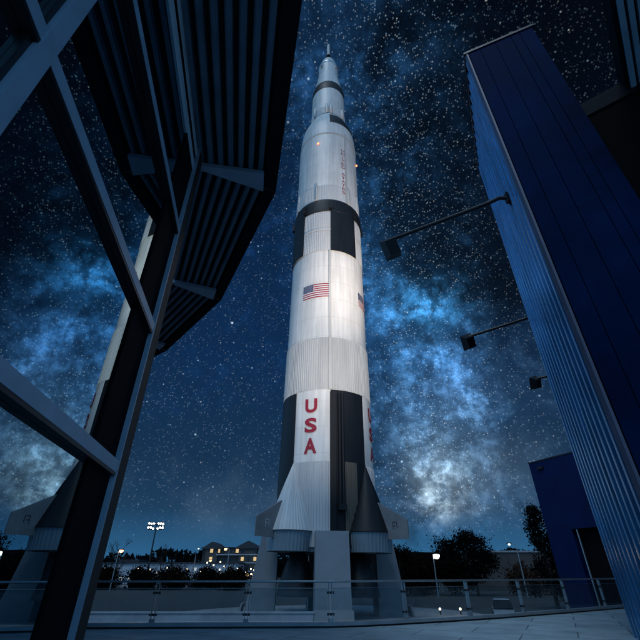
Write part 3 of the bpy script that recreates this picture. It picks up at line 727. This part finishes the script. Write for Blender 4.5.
# bare tree against the dusk sky
def bare(loc, h, w, label, seed):
    rnd = random.Random(seed); o = empty('bare_tree', loc, label, 'tree'); m = MB(); br = MB()
    m.tube([(0, 0, 0), (.1, 0, h * .4), (0, .1, h * .75)], [.22, .16, .08], 7)
    def grow(p, d, l, r, k):
        e = p + d * l; br.tube([p, e], [r, r * .6], 4, caps=False)
        if k:
            for _ in range(3):
                nd = (d + Vector((rnd.uniform(-.8, .8), rnd.uniform(-.8, .8), rnd.uniform(-.1, .6)))).normalized(); grow(p.lerp(e, rnd.uniform(.6, 1)), nd, l * .68, r * .55, k - 1)
    for i in range(9):
        a = 2 * PI * i / 9; z = h * (.3 + .05 * i); grow(Vector((0, 0, z)), Vector((math.cos(a), math.sin(a), .8)).normalized(), w * .24, .09, 3)
    m.build('trunk', M['bark'], o); br.build('crown', M['bark'], o)
bare((-65, 150, G), 12.2, 12, 'bare branching tree against the dusk sky between street lamp and mast', 4)
bare((-56, 165, G), 11.2, 11, 'bare twiggy tree right of the floodlight mast', 7)
# hedge on the right, in front of the long wall
rnd = random.Random(77); hm = MB()
for _ in range(6500):
    x = rnd.uniform(-9, 9); y = rnd.gauss(0, .8); zt = 4.3 + .8 * math.sin(x * 1.7) + .5 * math.sin(x * 4.1 + 1)
    leaf(hm, Vector((x, y, zt * rnd.random() ** .7)), .22, rnd)
hd = hm.build('hedge', M['hedge']); hd.location = (43.0, 86, G); tag(hd, 'reddish brown hedge in front of the long low wall', 'hedge')
# distant wood line
rnd = random.Random(5); wm = MB()
for _ in range(9000):
    x = rnd.uniform(-330, 330); y = rnd.uniform(330, 370); hh = 15.5 + 2.0 * math.sin(x * .05) + 1.5 * math.sin(x * .17 + 2) + 1.4 * math.sin(x * .41)
    leaf(wm, Vector((x, y, G + hh * rnd.random() ** .6)), rnd.uniform(1.4, 3.0), rnd)
tag(wm.build('distant_wood', M['leaf3']), 'dark distant wooded ridge along the horizon', 'wood', kind='stuff')
hb = MB()
for i in range(60):
    x0 = -1500 + i * 50; x1 = x0 + 50
    f = lambda x: 15 + 6 * math.sin(x * .006 + 1) + 3 * math.sin(x * .017)
    hb.hexa([(x0, 500, G), (x1, 500, G), (x1, 700, G), (x0, 700, G)], [(x0, 510, G + f(x0)), (x1, 510, G + f(x1)), (x1, 690, G + f(x1)), (x0, 690, G + f(x0))])
tag(hb.build('hills', M['leaf3']), kind='structure')

# ------------------------------------------------------------------ far buildings
def win(parent, x, y, z, w, h, mat):
    m = MB(); m.quad((x - w / 2, y, z - h / 2), (x + w / 2, y, z - h / 2), (x + w / 2, y, z + h / 2), (x - w / 2, y, z + h / 2)); return m.build('window', mat, parent)
rnd = random.Random(9)
hb = empty('hotel', (-36, 200, G), 'five-storey hotel with gabled roofs and warm lit floors behind the rocket at left', 'building')
m = MB(); m.box((0, 0, 6.2), (26, 14, 12.4)); m.box((-9, -7.6, 6.0), (5, 1.4, 12)); m.box((6, -7.6, 6.0), (7, 1.4, 12)); m.build('wall', M['farwall'], hb)
def gable(px, w, z, hgt, y0=-8.8, y1=7.5):
    g_ = MB(); g_.hexa([(px - w / 2, y0, z), (px + w / 2, y0, z), (px + w / 2, y1, z), (px - w / 2, y1, z)], [(px - .3, y0 + .5, z + hgt), (px + .3, y0 + .5, z + hgt), (px + .3, y1, z + hgt), (px - .3, y1, z + hgt)]); g_.build('roof', M['farroof'], hb)
gable(-9, 9, 12.0, 2.6); gable(6, 12, 12.1, 2.8); 
m = MB(); m.box((0, 0, 12.55), (27, 15, .3)); m.build('roof', M['farroof'], hb)
for fl in range(4):
    m = MB(); m.box((3, -7.75, 1.2 + fl * 2.9), (20, 1.6, .35)); m.build('balcony', M['farpale'], hb)
for fl in range(4):
    for k in range(10):
        x = -11.6 + k * 2.6; y = -8.36 if (-11.5 < x < -6.5 or 2.5 < x < 9.5) else -7.06
        if rnd.random() < .85: win(hb, x, y, 2.6 + fl * 2.9, 1.2, 1.4, M['warmwin'] if rnd.random() < (.75 if fl < 2 else .35) else M['carglass'])
sh = empty('warehouse_store', (-62, 185, G), 'long low pale commercial building behind the parking lot', 'building')
m = MB(); m.box((0, 0, 3.3), (62, 14, 6.6)); m.build('wall', M['farpale'], sh)
m = MB(); m.box((0, 0, 6.8), (63, 15, .4)); m.box((-12, 0, 7.4), (8, 8, 1)); m.build('roof', M['farroof'], sh)
for k in range(18):
    if rnd.random() < .8: win(sh, -29 + k * 3.35, -7.06, rnd.choice((1.6, 3.4, 4.6)), 1.7, 1.1, M['coolwin'] if rnd.random() < .5 else M['warmwin'])
for k in range(9):
    m = MB(); m.box((-28 + k * 7, -7.1, 3.3), (.6, .3, 6.6)); m.build('pilaster', M['concrete'], sh)
lb = empty('long_wall_building', (54, 112, G), 'long flat-roofed brown grey building at right behind the trees', 'building')
m = MB(); m.box((0, 0, 3.65), (40, 14, 7.3)); m.build('wall', M['greywall'], lb)
m = MB(); m.box((0, 0, 7.5), (40.4, 14.4, .35)); m.build('roof_edge', M['concrete'], lb)
for k in range(7):
    m = MB(); m.box((-17 + k * 5.6, -7.1, 3.5), (.35, .25, 7)); m.build('pilaster', M['greywall'], lb)
wb = empty('small_house', (16.2, 118, G), 'small pale-roofed house between the low trees right of the rocket', 'house')
m = MB(); m.box((0, 0, 1.7), (9, 6, 3.4)); m.build('wall', M['farpale'], wb)
m = MB(); m.hexa([(-4.8, -3.3, 3.4), (4.8, -3.3, 3.4), (4.8, 3.3, 3.4), (-4.8, 3.3, 3.4)], [(-4.6, -.1, 5), (4.6, -.1, 5), (4.6, .1, 5), (-4.6, .1, 5)]); m.build('roof', M['farpale'], wb)
win(wb, -2, -3.03, 1.8, 1.2, 1.2, M['warmwin']); win(wb, 2, -3.03, 1.8, 1.2, 1.2, M['carglass'])

# ------------------------------------------------------------------ lamps
def street_lamp(loc, h, mat, label, arm=1.2, side=1, r=.28, pole='steel', group='street lamps beyond the railing'):
    o = empty('street_lamp', loc, label, 'street lamp', group)
    m = MB(); m.tube([(0, 0, 0), (0, 0, h * .5), (0, 0, h)], [.11, .09, .06], 8); m.build('pole', M[pole], o, True)
    m = MB(); m.tube([(0, 0, h), (side * arm * .5, 0, h + .28), (side * arm, 0, h + .3)], .05, 6); m.build('arm', M[pole], o, True)
    m = MB(); m.box((side * (arm + .25), 0, h + .33), (.75, .32, .14)); m.build('lamp_head', M['dark'], o)
    m = MB(); m.lathe([(.02, -r * 1.1), (r * .6, -r * .9), (r, -r * .3), (r * .9, .03), (.02, .06)], 0, 360, 10); m.v = [(x + side * (arm + .25), y, z + h + .2) for x, y, z in m.v]; m.build('bulb', mat, o, True)
    return o
street_lamp((-43.6, 100, G), 7.3, M['orange'], 'orange glowing street lamp at far left beyond the parked cars', .3, 1, .42)
street_lamp((-25.6, 130, G), 9.0, M['orange'], 'orange street lamp in front of the hotel', .8, -1, .4)
street_lamp((-40.2, 150, G), 10.0, M['coollamp'], 'thin street lamp with faint greenish light right of the floodlight mast', .4, 1, .22)
street_lamp((19.0, 78, G), 5.7, M['whitelamp'], 'brightest white street lamp among the low trees right of the rocket', .3, 1, .55)
street_lamp((34.2, 80, G), 7.4, M['coollamp'], 'pale grey street lamp standing right of the tallest tree', .9, -1, .2)
street_lamp((35.8, 112, G), 10.5, M['coollamp'], 'thin street lamp rising just behind the tallest trees', .6, -1, .22)
street_lamp((-33.5, 140, G), 6.4, M['orange'], 'small orange lamp among the sparkling lights left of the hotel', .4, 1, .3)
spots = [(-34, 150, 5.4), (-31.5, 148, 4.2), (-36.2, 152, 4.6), (-29.8, 146, 5.0), (-39, 155, 3.8), (-28, 150, 3.2), (-46, 150, 4.0), (-51, 152, 3.4), (-23.5, 150, 3.4), (-21.5, 148, 3.0), (-25, 146, 2.6), (-19.5, 150, 3.2), (-42, 146, 3.0), (-33, 158, 3.3), (-35.2, 146, 6.0), (-32.4, 152, 6.3), (-30.6, 154, 3.6), (-26.8, 153, 4.4), (-24.2, 146, 3.8), (-22.6, 154, 4.4), (-20.4, 146, 4.0), (-54, 150, 4.2), (-48, 148, 4.6), (-44, 156, 4.4), (-58, 150, 4.4), (-18.4, 152, 3.6)]
pl0 = None
for i, (x, y, h) in enumerate(spots):
    if pl0 is None:
        o = empty('lot_light', (x, y, G), '', 'lot light', 'small lot lights sparkling left of the rocket')
        m = MB(); m.tube([(0, 0, 0), (0, 0, 1.0)], .05, 6); m.build('pole', M['dark'], o)
        m = MB(); m.lathe([(.02, 0), (.16, .03), (.2, .18), (.14, .32), (.02, .36)], 0, 360, 8); m.v = [(a_, b_, c_ + .98) for a_, b_, c_ in m.v]; m.build('globe', M['warmlamp'], o, True)
        pl0 = o
    else: o = copy_tree(pl0)
    o.location = (x, y, G); 
    for ch in kids(o): ch.scale.z = 1
    o.scale.z = 1
    ks = kids(o)
    for ch in ks:
        if ch.name.startswith('pole'): ch.scale.z = h
        else: ch.location.z = h - 1
    o['label'] = 'small warm globe light on a short pole in the parking area near the hotel'
# floodlight mast
mast = empty('floodlight_mast', (-43.8, 120, G), 'tall dark mast with two clusters of bright stadium lamps', 'floodlight mast')
m = MB(); m.tube([(0, 0, 0), (0, 0, 7), (0, 0, 13.2)], [.26, .2, .14], 10); m.build('pole', M['dark'], mast, True)
m = MB(); m.box((0, 0, 13.2), (4.2, .2, .16)); m.box((0, 0, 14.3), (4.2, .2, .16)); m.box((-1.9, 0, 13.75), (.14, .14, 1.2)); m.box((1.9, 0, 13.75), (.14, .14, 1.2)); m.box((0, 0, 13.75), (.14, .14, 1.2)); m.build('crossbar', M['dark'], mast)
rnd = random.Random(2)
for k in range(12):
    x = (-1.9, -1.25, -.6, .6, 1.25, 1.9)[k % 6]; z = 13.3 + (k // 6) * 1.05 + rnd.uniform(-.15, .15)
    m = MB(); m.lathe([(.02, -.3), (.3, -.25), (.42, .1), (.36, .12), (.02, .14)], 0, 360, 12)
    # turn lamp so that it faces the plaza
    m.v = [(a_ + x, -c_ - .3, b_ + z + .2) for a_, b_, c_ in m.v]
    lh = m.build('lamp', M['dark'], mast, True)
    m = MB(); m.lathe([(.01, 0), (.20, 0.0)], 0, 360, 12); m.v = [(a_ + x, -c_ - .46, b_ + z + .2) for a_, b_, c_ in m.v]; m.build('lens', M['stadium'], lh)

# ------------------------------------------------------------------ parked cars
def make_car():
    o = empty('parked_car', (0, 0, 0), '', 'car', 'cars parked beyond the railing')
    b = MB()
    def sec(z, pts): return [(x, y, z) for x, y in pts]
    S = [(-2.25, .35, .72), (-2.2, .62, .80), (-1.2, .88, .84), (0, .92, .86), (1.2, .86, .84), (2.1, .70, .78), (2.25, .4, .70)]
    V = []; F = []
    for x, zt, w in S: V += [(x, -w, .28), (x, w, .28), (x, w * .96, zt), (x, -w * .96, zt)]
    for i in range(len(S) - 1):
        for k in range(4): F.append((4 * i + k, 4 * i + (k + 1) % 4, 4 * i + 4 + (k + 1) % 4, 4 * i + 4 + k))
    F += [(0, 1, 2, 3), (24, 27, 26, 25)]
    b.add(V, F); body = b.build('body', M['carwhite'], o, True)
    c = MB(); c.hexa([(-1.75, -.78, .86), (.95, -.78, .86), (.95, .78, .86), (-1.75, .78, .86)], [(-1.15, -.62, 1.38), (.2, -.62, 1.38), (.2, .62, 1.38), (-1.15, .62, 1.38)]); c.build('window', M['carglass'], o)
    c = MB(); c.hexa([(-1.2, -.64, 1.382), (.25, -.64, 1.382), (.25, .64, 1.382), (-1.2, .64, 1.382)], [(-1.1, -.55, 1.44), (.15, -.55, 1.44), (.15, .55, 1.44), (-1.1, .55, 1.44)]); c.build('roof', M['carwhite'], o)
    for x in (-1.4, 1.4):
        for y in (-.8, .8):
            w = MB(); w.tube([(x, y - .1, .32), (x, y + .1, .32)], .32, 14); w.build('wheel', M['tyre'], o, True)
    for y in (-.55, .55):
        w = MB(); w.box((2.2, y, .55), (.1, .3, .14)); w.build('headlight', M['flagwhite'], o)
    return o
cars = [(-63, 122, .1, 'carwhite', 'white parked car nearest the glass post at far left'), (-57.5, 126, .05, 'carsilver', 'silver parked car second from the glass post'),
        (-50.5, 121, .2, 'carwhite', 'white parked car just right of the orange lamp pole'), (-45.3, 122, .15, 'carblue', 'blue parked car between two pale cars'),
        (-40.2, 121, .1, 'carsilver', 'silver parked car right of the blue car, under the mast'), (-21.5, 124, .0, 'carblack', 'dark parked car alone in front of the hotel'),
        (15.4, 41.5, 1.25, 'carsilver', 'silver car seen end-on through the glass balustrade left of the blue wall block')]
c0 = make_car()
for i, (x, y, rz, mt, lab) in enumerate(cars):
    o = c0 if i == 0 else copy_tree(c0)
    o.location = (x, y, G); o.rotation_euler.z = rz; o['label'] = lab
    if mt != 'carwhite':
        for ch in kids(o):
            if ch.name.split('.')[0] in ('body', 'roof'):
                ch.material_slots[0].link = 'OBJECT'; ch.material_slots[0].material = M[mt]

# ------------------------------------------------------------------ sky
w = bpy.data.worlds.new('World'); scene.world = w; w.use_nodes = True
nt = w.node_tree; nt.nodes.clear()
def N(t, **k):
    n = nt.nodes.new(t)
    for a_, b_ in k.items(): setattr(n, a_, b_)
    return n
def lk(a_, b_): nt.links.new(a_, b_)
def val(x): return x
def inp(node, i, x):
    if isinstance(x, (int, float)): node.inputs[i].default_value = x
    elif isinstance(x, (tuple, list)): node.inputs[i].default_value = x
    else: lk(x, node.inputs[i])
def mth(op, a_, b_=None, c_=None, clamp=False):
    n = N('ShaderNodeMath', operation=op, use_clamp=clamp); inp(n, 0, a_)
    if b_ is not None: inp(n, 1, b_)
    if c_ is not None: inp(n, 2, c_)
    return n.outputs[0]
def sstep(x, a_, b_, lo=0., hi=1.):
    n = N('ShaderNodeMapRange', interpolation_type='SMOOTHSTEP'); inp(n, 0, x); inp(n, 1, a_); inp(n, 2, b_); inp(n, 3, lo); inp(n, 4, hi); return n.outputs[0]
def dot(v): 
    n = N('ShaderNodeVectorMath', operation='DOT_PRODUCT'); lk(D, n.inputs[0]); n.inputs[1].default_value = v; return n.outputs['Value']
def colscale(c_, f):
    n = N('ShaderNodeVectorMath', operation='SCALE'); inp(n, 0, c_); inp(n, 3, f); return n.outputs[0]
def vadd(a_, b_):
    n = N('ShaderNodeVectorMath', operation='ADD'); inp(n, 0, a_); inp(n, 1, b_); return n.outputs[0]
def vmul(a_, b_):
    n = N('ShaderNodeVectorMath', operation='MULTIPLY'); inp(n, 0, a_); inp(n, 1, b_); return n.outputs[0]
tc = N('ShaderNodeTexCoord'); D = tc.outputs['Generated']
sp = N('ShaderNodeSeparateXYZ'); lk(D, sp.inputs[0]); dz = sp.outputs['Z']; dy = sp.outputs['Y']
def noise(scale, detail, rough=.6, off=(0, 0, 0), dist=0):
    mp = N('ShaderNodeMapping'); lk(D, mp.inputs[0]); mp.inputs['Location'].default_value = off
    n = N('ShaderNodeTexNoise'); lk(mp.outputs[0], n.inputs['Vector']); n.inputs['Scale'].default_value = scale; n.inputs['Detail'].default_value = detail; n.inputs['Roughness'].default_value = rough; n.inputs['Distortion'].default_value = dist
    return n.outputs['Fac']
ramp = N('ShaderNodeValToRGB'); lk(sstep(dz, 0, 1), ramp.inputs[0]); lk(dz, ramp.inputs[0])
e = ramp.color_ramp.elements; e[0].position = 0.0; e[0].color = (.030, .145, .30, 1); e[1].position = 1.0; e[1].color = (.0014, .006, .017, 1)
for p, c_ in ((.05, (.022, .10, .215, 1)), (.12, (.010, .046, .105, 1)), (.22, (.0055, .029, .074, 1)), (.45, (.0026, .021, .068, 1)), (.75, (.0018, .0135, .044, 1))):
    q = ramp.color_ramp.elements.new(p); q.color = c_
base = ramp.outputs[0]
def gauss(dv, sig_deg):      # angular falloff round a direction
    s_ = R(sig_deg); x = mth('SUBTRACT', 1.0, dot(dv)); return mth('POWER', 2.718, mth('MULTIPLY', x, -1.0 / (s_ * s_)))
def unit(v): v = Vector(v).normalized(); return tuple(v)
A_, B_ = Vector((.267, .949, .167)), Vector((.129, .351, .927)); pole = A_.cross(B_).normalized()
bd = dot(tuple(pole)); 
wob = mth('MULTIPLY', mth('SUBTRACT', noise(3.0, 2), .5), .20)
bdw = mth('ADD', bd, wob)
band = mth('POWER', 2.718, mth('MULTIPLY', mth('MULTIPLY', bdw, bdw), -1 / .020))
fb = sstep(noise(8.5, 6, .68, (3, 1, 0), .5), .40, .66)
fb2 = sstep(noise(27, 5, .70, (7, 2, 5)), .36, .66)
dust = sstep(noise(10, 5, .66, (1, 9, 4), .6), .42, .56)
cloud = mth('MULTIPLY', mth('MULTIPLY', band, mth('ADD', mth('MULTIPLY', fb, .9), .15)), mth('ADD', mth('MULTIPLY', dust, .8), .2))
cloud = mth('MULTIPLY', cloud, sstep(dz, .02, .14))
cloudc = colscale((.020, .085, .20), cloud)
knots = [((.272, .952, .140), 1.9, (.34, .43, .46), 1.25), ((.258, .949, .178), 2.1, (.34, .43, .46), 1.6), ((.268, .937, .222), 2.4, (.20, .32, .42), 1.2), ((.280, .912, .30), 3.2, (.09, .20, .36), 1.1), ((.300, .885, .355), 2.6, (.09, .20, .38), 1.0), ((.235, .935, .265), 3.0, (.06, .15, .27), .9), ((.335, .925, .18), 4.0, (.06, .09, .12), .8), ((.278, .928, .225), 3.2, (.12, .22, .33), 1.0), ((.262, .787, .557), 2.6, (.06, .40, .90), 2.2), ((.240, .80, .545), 5.0, (.03, .16, .38), 1.4),
         ((.303, .864, .400), 2.2, (.05, .20, .50), 1.2), ((.275, .845, .46), 4, (.04, .12, .26), .9), ((.335, .895, .297), 2.0, (.09, .24, .48), 1.0), ((.205, .73, .645), 6, (.018, .08, .19), 2.0), ((.15, .62, .77), 6, (.012, .065, .17), 2.6),
         ((.088, .497, .864), 5.5, (.014, .07, .19), 2.4), ((.10, .37, .92), 6, (.012, .055, .15), 2.2), ((.37, .86, .34), 6, (.035, .07, .12), .8), ((.22, .90, .36), 6, (.03, .09, .18), .8), ((-.06, .80, .6), 14, (.002, .014, .055), 1.0)]
tot = vadd(base, cloudc)
knz = mth('MULTIPLY', sstep(dz, .02, .13), mth('ADD', mth('MULTIPLY', mth('MULTIPLY', mth('ADD', fb, .25), fb2), mth('ADD', mth('MULTIPLY', dust, 1.0), .40)), .20))
for dv, sg, c_, k_ in knots:
    tot = vadd(tot, colscale(c_, mth('MULTIPLY', mth('MULTIPLY', gauss(unit(dv), sg), knz), k_ * .78)))
lane = mth('ADD', .52, mth('MULTIPLY', sstep(noise(9, 5, .6, (4, 4, 2)), .40, .58), .60))
tot = colscale(tot, mth('ADD', mth('MULTIPLY', mth('SUBTRACT', lane, 1.0), band), 1.0))
# dark rift to the right of the band and thinning to black at upper right
rift = mth('ADD', gauss(unit((.30, .50, .81)), 10), mth('ADD', gauss(unit((.42, .40, .81)), 17), mth('MULTIPLY', gauss(unit((.385, .70, .60)), 8), .8)))
tot = colscale(tot, mth('SUBTRACT', 1.0, mth('MULTIPLY', mth('MINIMUM', rift, 1.0), .86)))
# stars in three sizes
def stars(scale, rad, keep, off, bright, pw):
    mp = N('ShaderNodeMapping'); lk(D, mp.inputs[0]); mp.inputs['Location'].default_value = off
    v = N('ShaderNodeTexVoronoi', feature='F1'); lk(mp.outputs[0], v.inputs['Vector']); v.inputs['Scale'].default_value = scale; v.inputs['Randomness'].default_value = 1
    sc = N('ShaderNodeSeparateColor'); lk(v.outputs['Color'], sc.inputs[0])
    k_ = sstep(sc.outputs[0], 1 - keep, 1.0)
    r_ = mth('MULTIPLY', rad * scale, mth('ADD', mth('MULTIPLY', mth('MULTIPLY', k_, k_), .75), .40))
    s_ = mth('POWER', mth('SUBTRACT', 1.0, mth('DIVIDE', v.outputs['Distance'], r_), clamp=True), pw)
    s_ = mth('MULTIPLY', s_, mth('MULTIPLY', mth('ADD', mth('POWER', k_, 3.0), .06), bright))
    cr_ = N('ShaderNodeValToRGB'); lk(sc.outputs[1], cr_.inputs[0]); cr_.color_ramp.elements[0].color = (.36, .64, 1.0, 1); cr_.color_ramp.elements[1].color = (.95, .93, .9, 1)
    q = cr_.color_ramp.elements.new(.6); q.color = (.52, .80, 1.0, 1)
    return colscale(cr_.outputs[0], s_)
dens = mth('ADD', .40, mth('MULTIPLY', band, 1.1))
st = stars(42, .0037, .28, (0, 0, 0), 1.7, 2.0)
st = vadd(st, stars(100, .0021, .40, (3.1, 1.7, .4), .80, 1.6))
st = vadd(st, colscale(stars(270, .0018, .62, (5.3, 2.2, 7.1), .40, 1.0), dens))
st = colscale(st, mth('SUBTRACT', 1.0, mth('MULTIPLY', mth('MINIMUM', rift, 1.0), .35)))
hz = sstep(dz, .02, .17)                                     # stars drown in the dusk glow near the horizon
st = colscale(st, hz)
tot = vadd(tot, st)
# thin cloud veil low over the horizon
veil = mth('MULTIPLY', sstep(noise(4, 4, .55, (2, 2, 9)), .42, .7), mth('MULTIPLY', sstep(dz, .03, .12), sstep(dz, .30, .14)))
tot = vadd(tot, colscale((.028, .038, .046), veil))
# unseen sky behind and left of the camera brightened as added fill light
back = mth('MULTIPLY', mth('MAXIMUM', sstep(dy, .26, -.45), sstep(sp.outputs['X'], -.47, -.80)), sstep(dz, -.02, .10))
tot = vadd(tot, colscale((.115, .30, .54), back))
sky = N('ShaderNodeTexSky', sky_type='NISHITA'); sky.sun_disc = False; sky.sun_elevation = R(-2.0); sky.sun_rotation = R(200)
tot = vadd(tot, colscale(sky.outputs[0], .012))
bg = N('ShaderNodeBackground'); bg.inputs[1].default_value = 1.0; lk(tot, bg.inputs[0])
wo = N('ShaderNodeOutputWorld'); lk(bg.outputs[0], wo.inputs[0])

# ------------------------------------------------------------------ lights
def lamp_to(name, kind, loc, target, energy, color, **kw):
    l = bpy.data.lights.new(name, kind); l.energy = energy; l.color = color
    for a_, b_ in kw.items(): setattr(l, a_, b_)
    o = bpy.data.objects.new(name, l); col.objects.link(o); o.location = loc
    o.rotation_euler = (Vector(target) - Vector(loc)).to_track_quat('-Z', 'Y').to_euler(); return o
lamp_to('moon', 'SUN', (-7, -16, 30), (0, 0, 0), .70, (.76, .89, 1.0), angle=R(18))
lamp_to('flood_beam', 'SPOT', F1[0], (1, 44.5, 22), 15500, (1.0, .93, .86), spot_size=R(56), spot_blend=1, shadow_soft_size=.25)
lamp_to('flood_beam', 'SPOT', F2[0], (1.2, 44.5, 32), 16500, (1.0, .88, .78), spot_size=R(70), spot_blend=1, shadow_soft_size=.25)
lamp_to('flood_beam', 'SPOT', F3[0], (1.5, 44.5, 66), 56000, (1.0, .84, .70), spot_size=R(70), spot_blend=1, shadow_soft_size=.25)

# ------------------------------------------------------------------ camera
cam = bpy.data.cameras.new('camera'); cam.sensor_width = 36; cam.lens = 22.5; cam.clip_end = 6000; cam.clip_start = .05
co = bpy.data.objects.new('camera', cam); col.objects.link(co); co.location = (0, 0, 1.25); co.rotation_euler = (R(90 + 32.4), 0, 0)
scene.camera = co
scene.view_settings.view_transform = 'Standard'; scene.view_settings.look = 'None'; scene.view_settings.exposure = 0; scene.view_settings.gamma = 1
scene.render.engine = 'CYCLES'
scene.cycles.max_bounces = 5; scene.cycles.diffuse_bounces = 2; scene.cycles.glossy_bounces = 3; scene.cycles.transparent_max_bounces = 12
w.cycles.sampling_method = 'MANUAL'; w.cycles.sample_map_resolution = 256
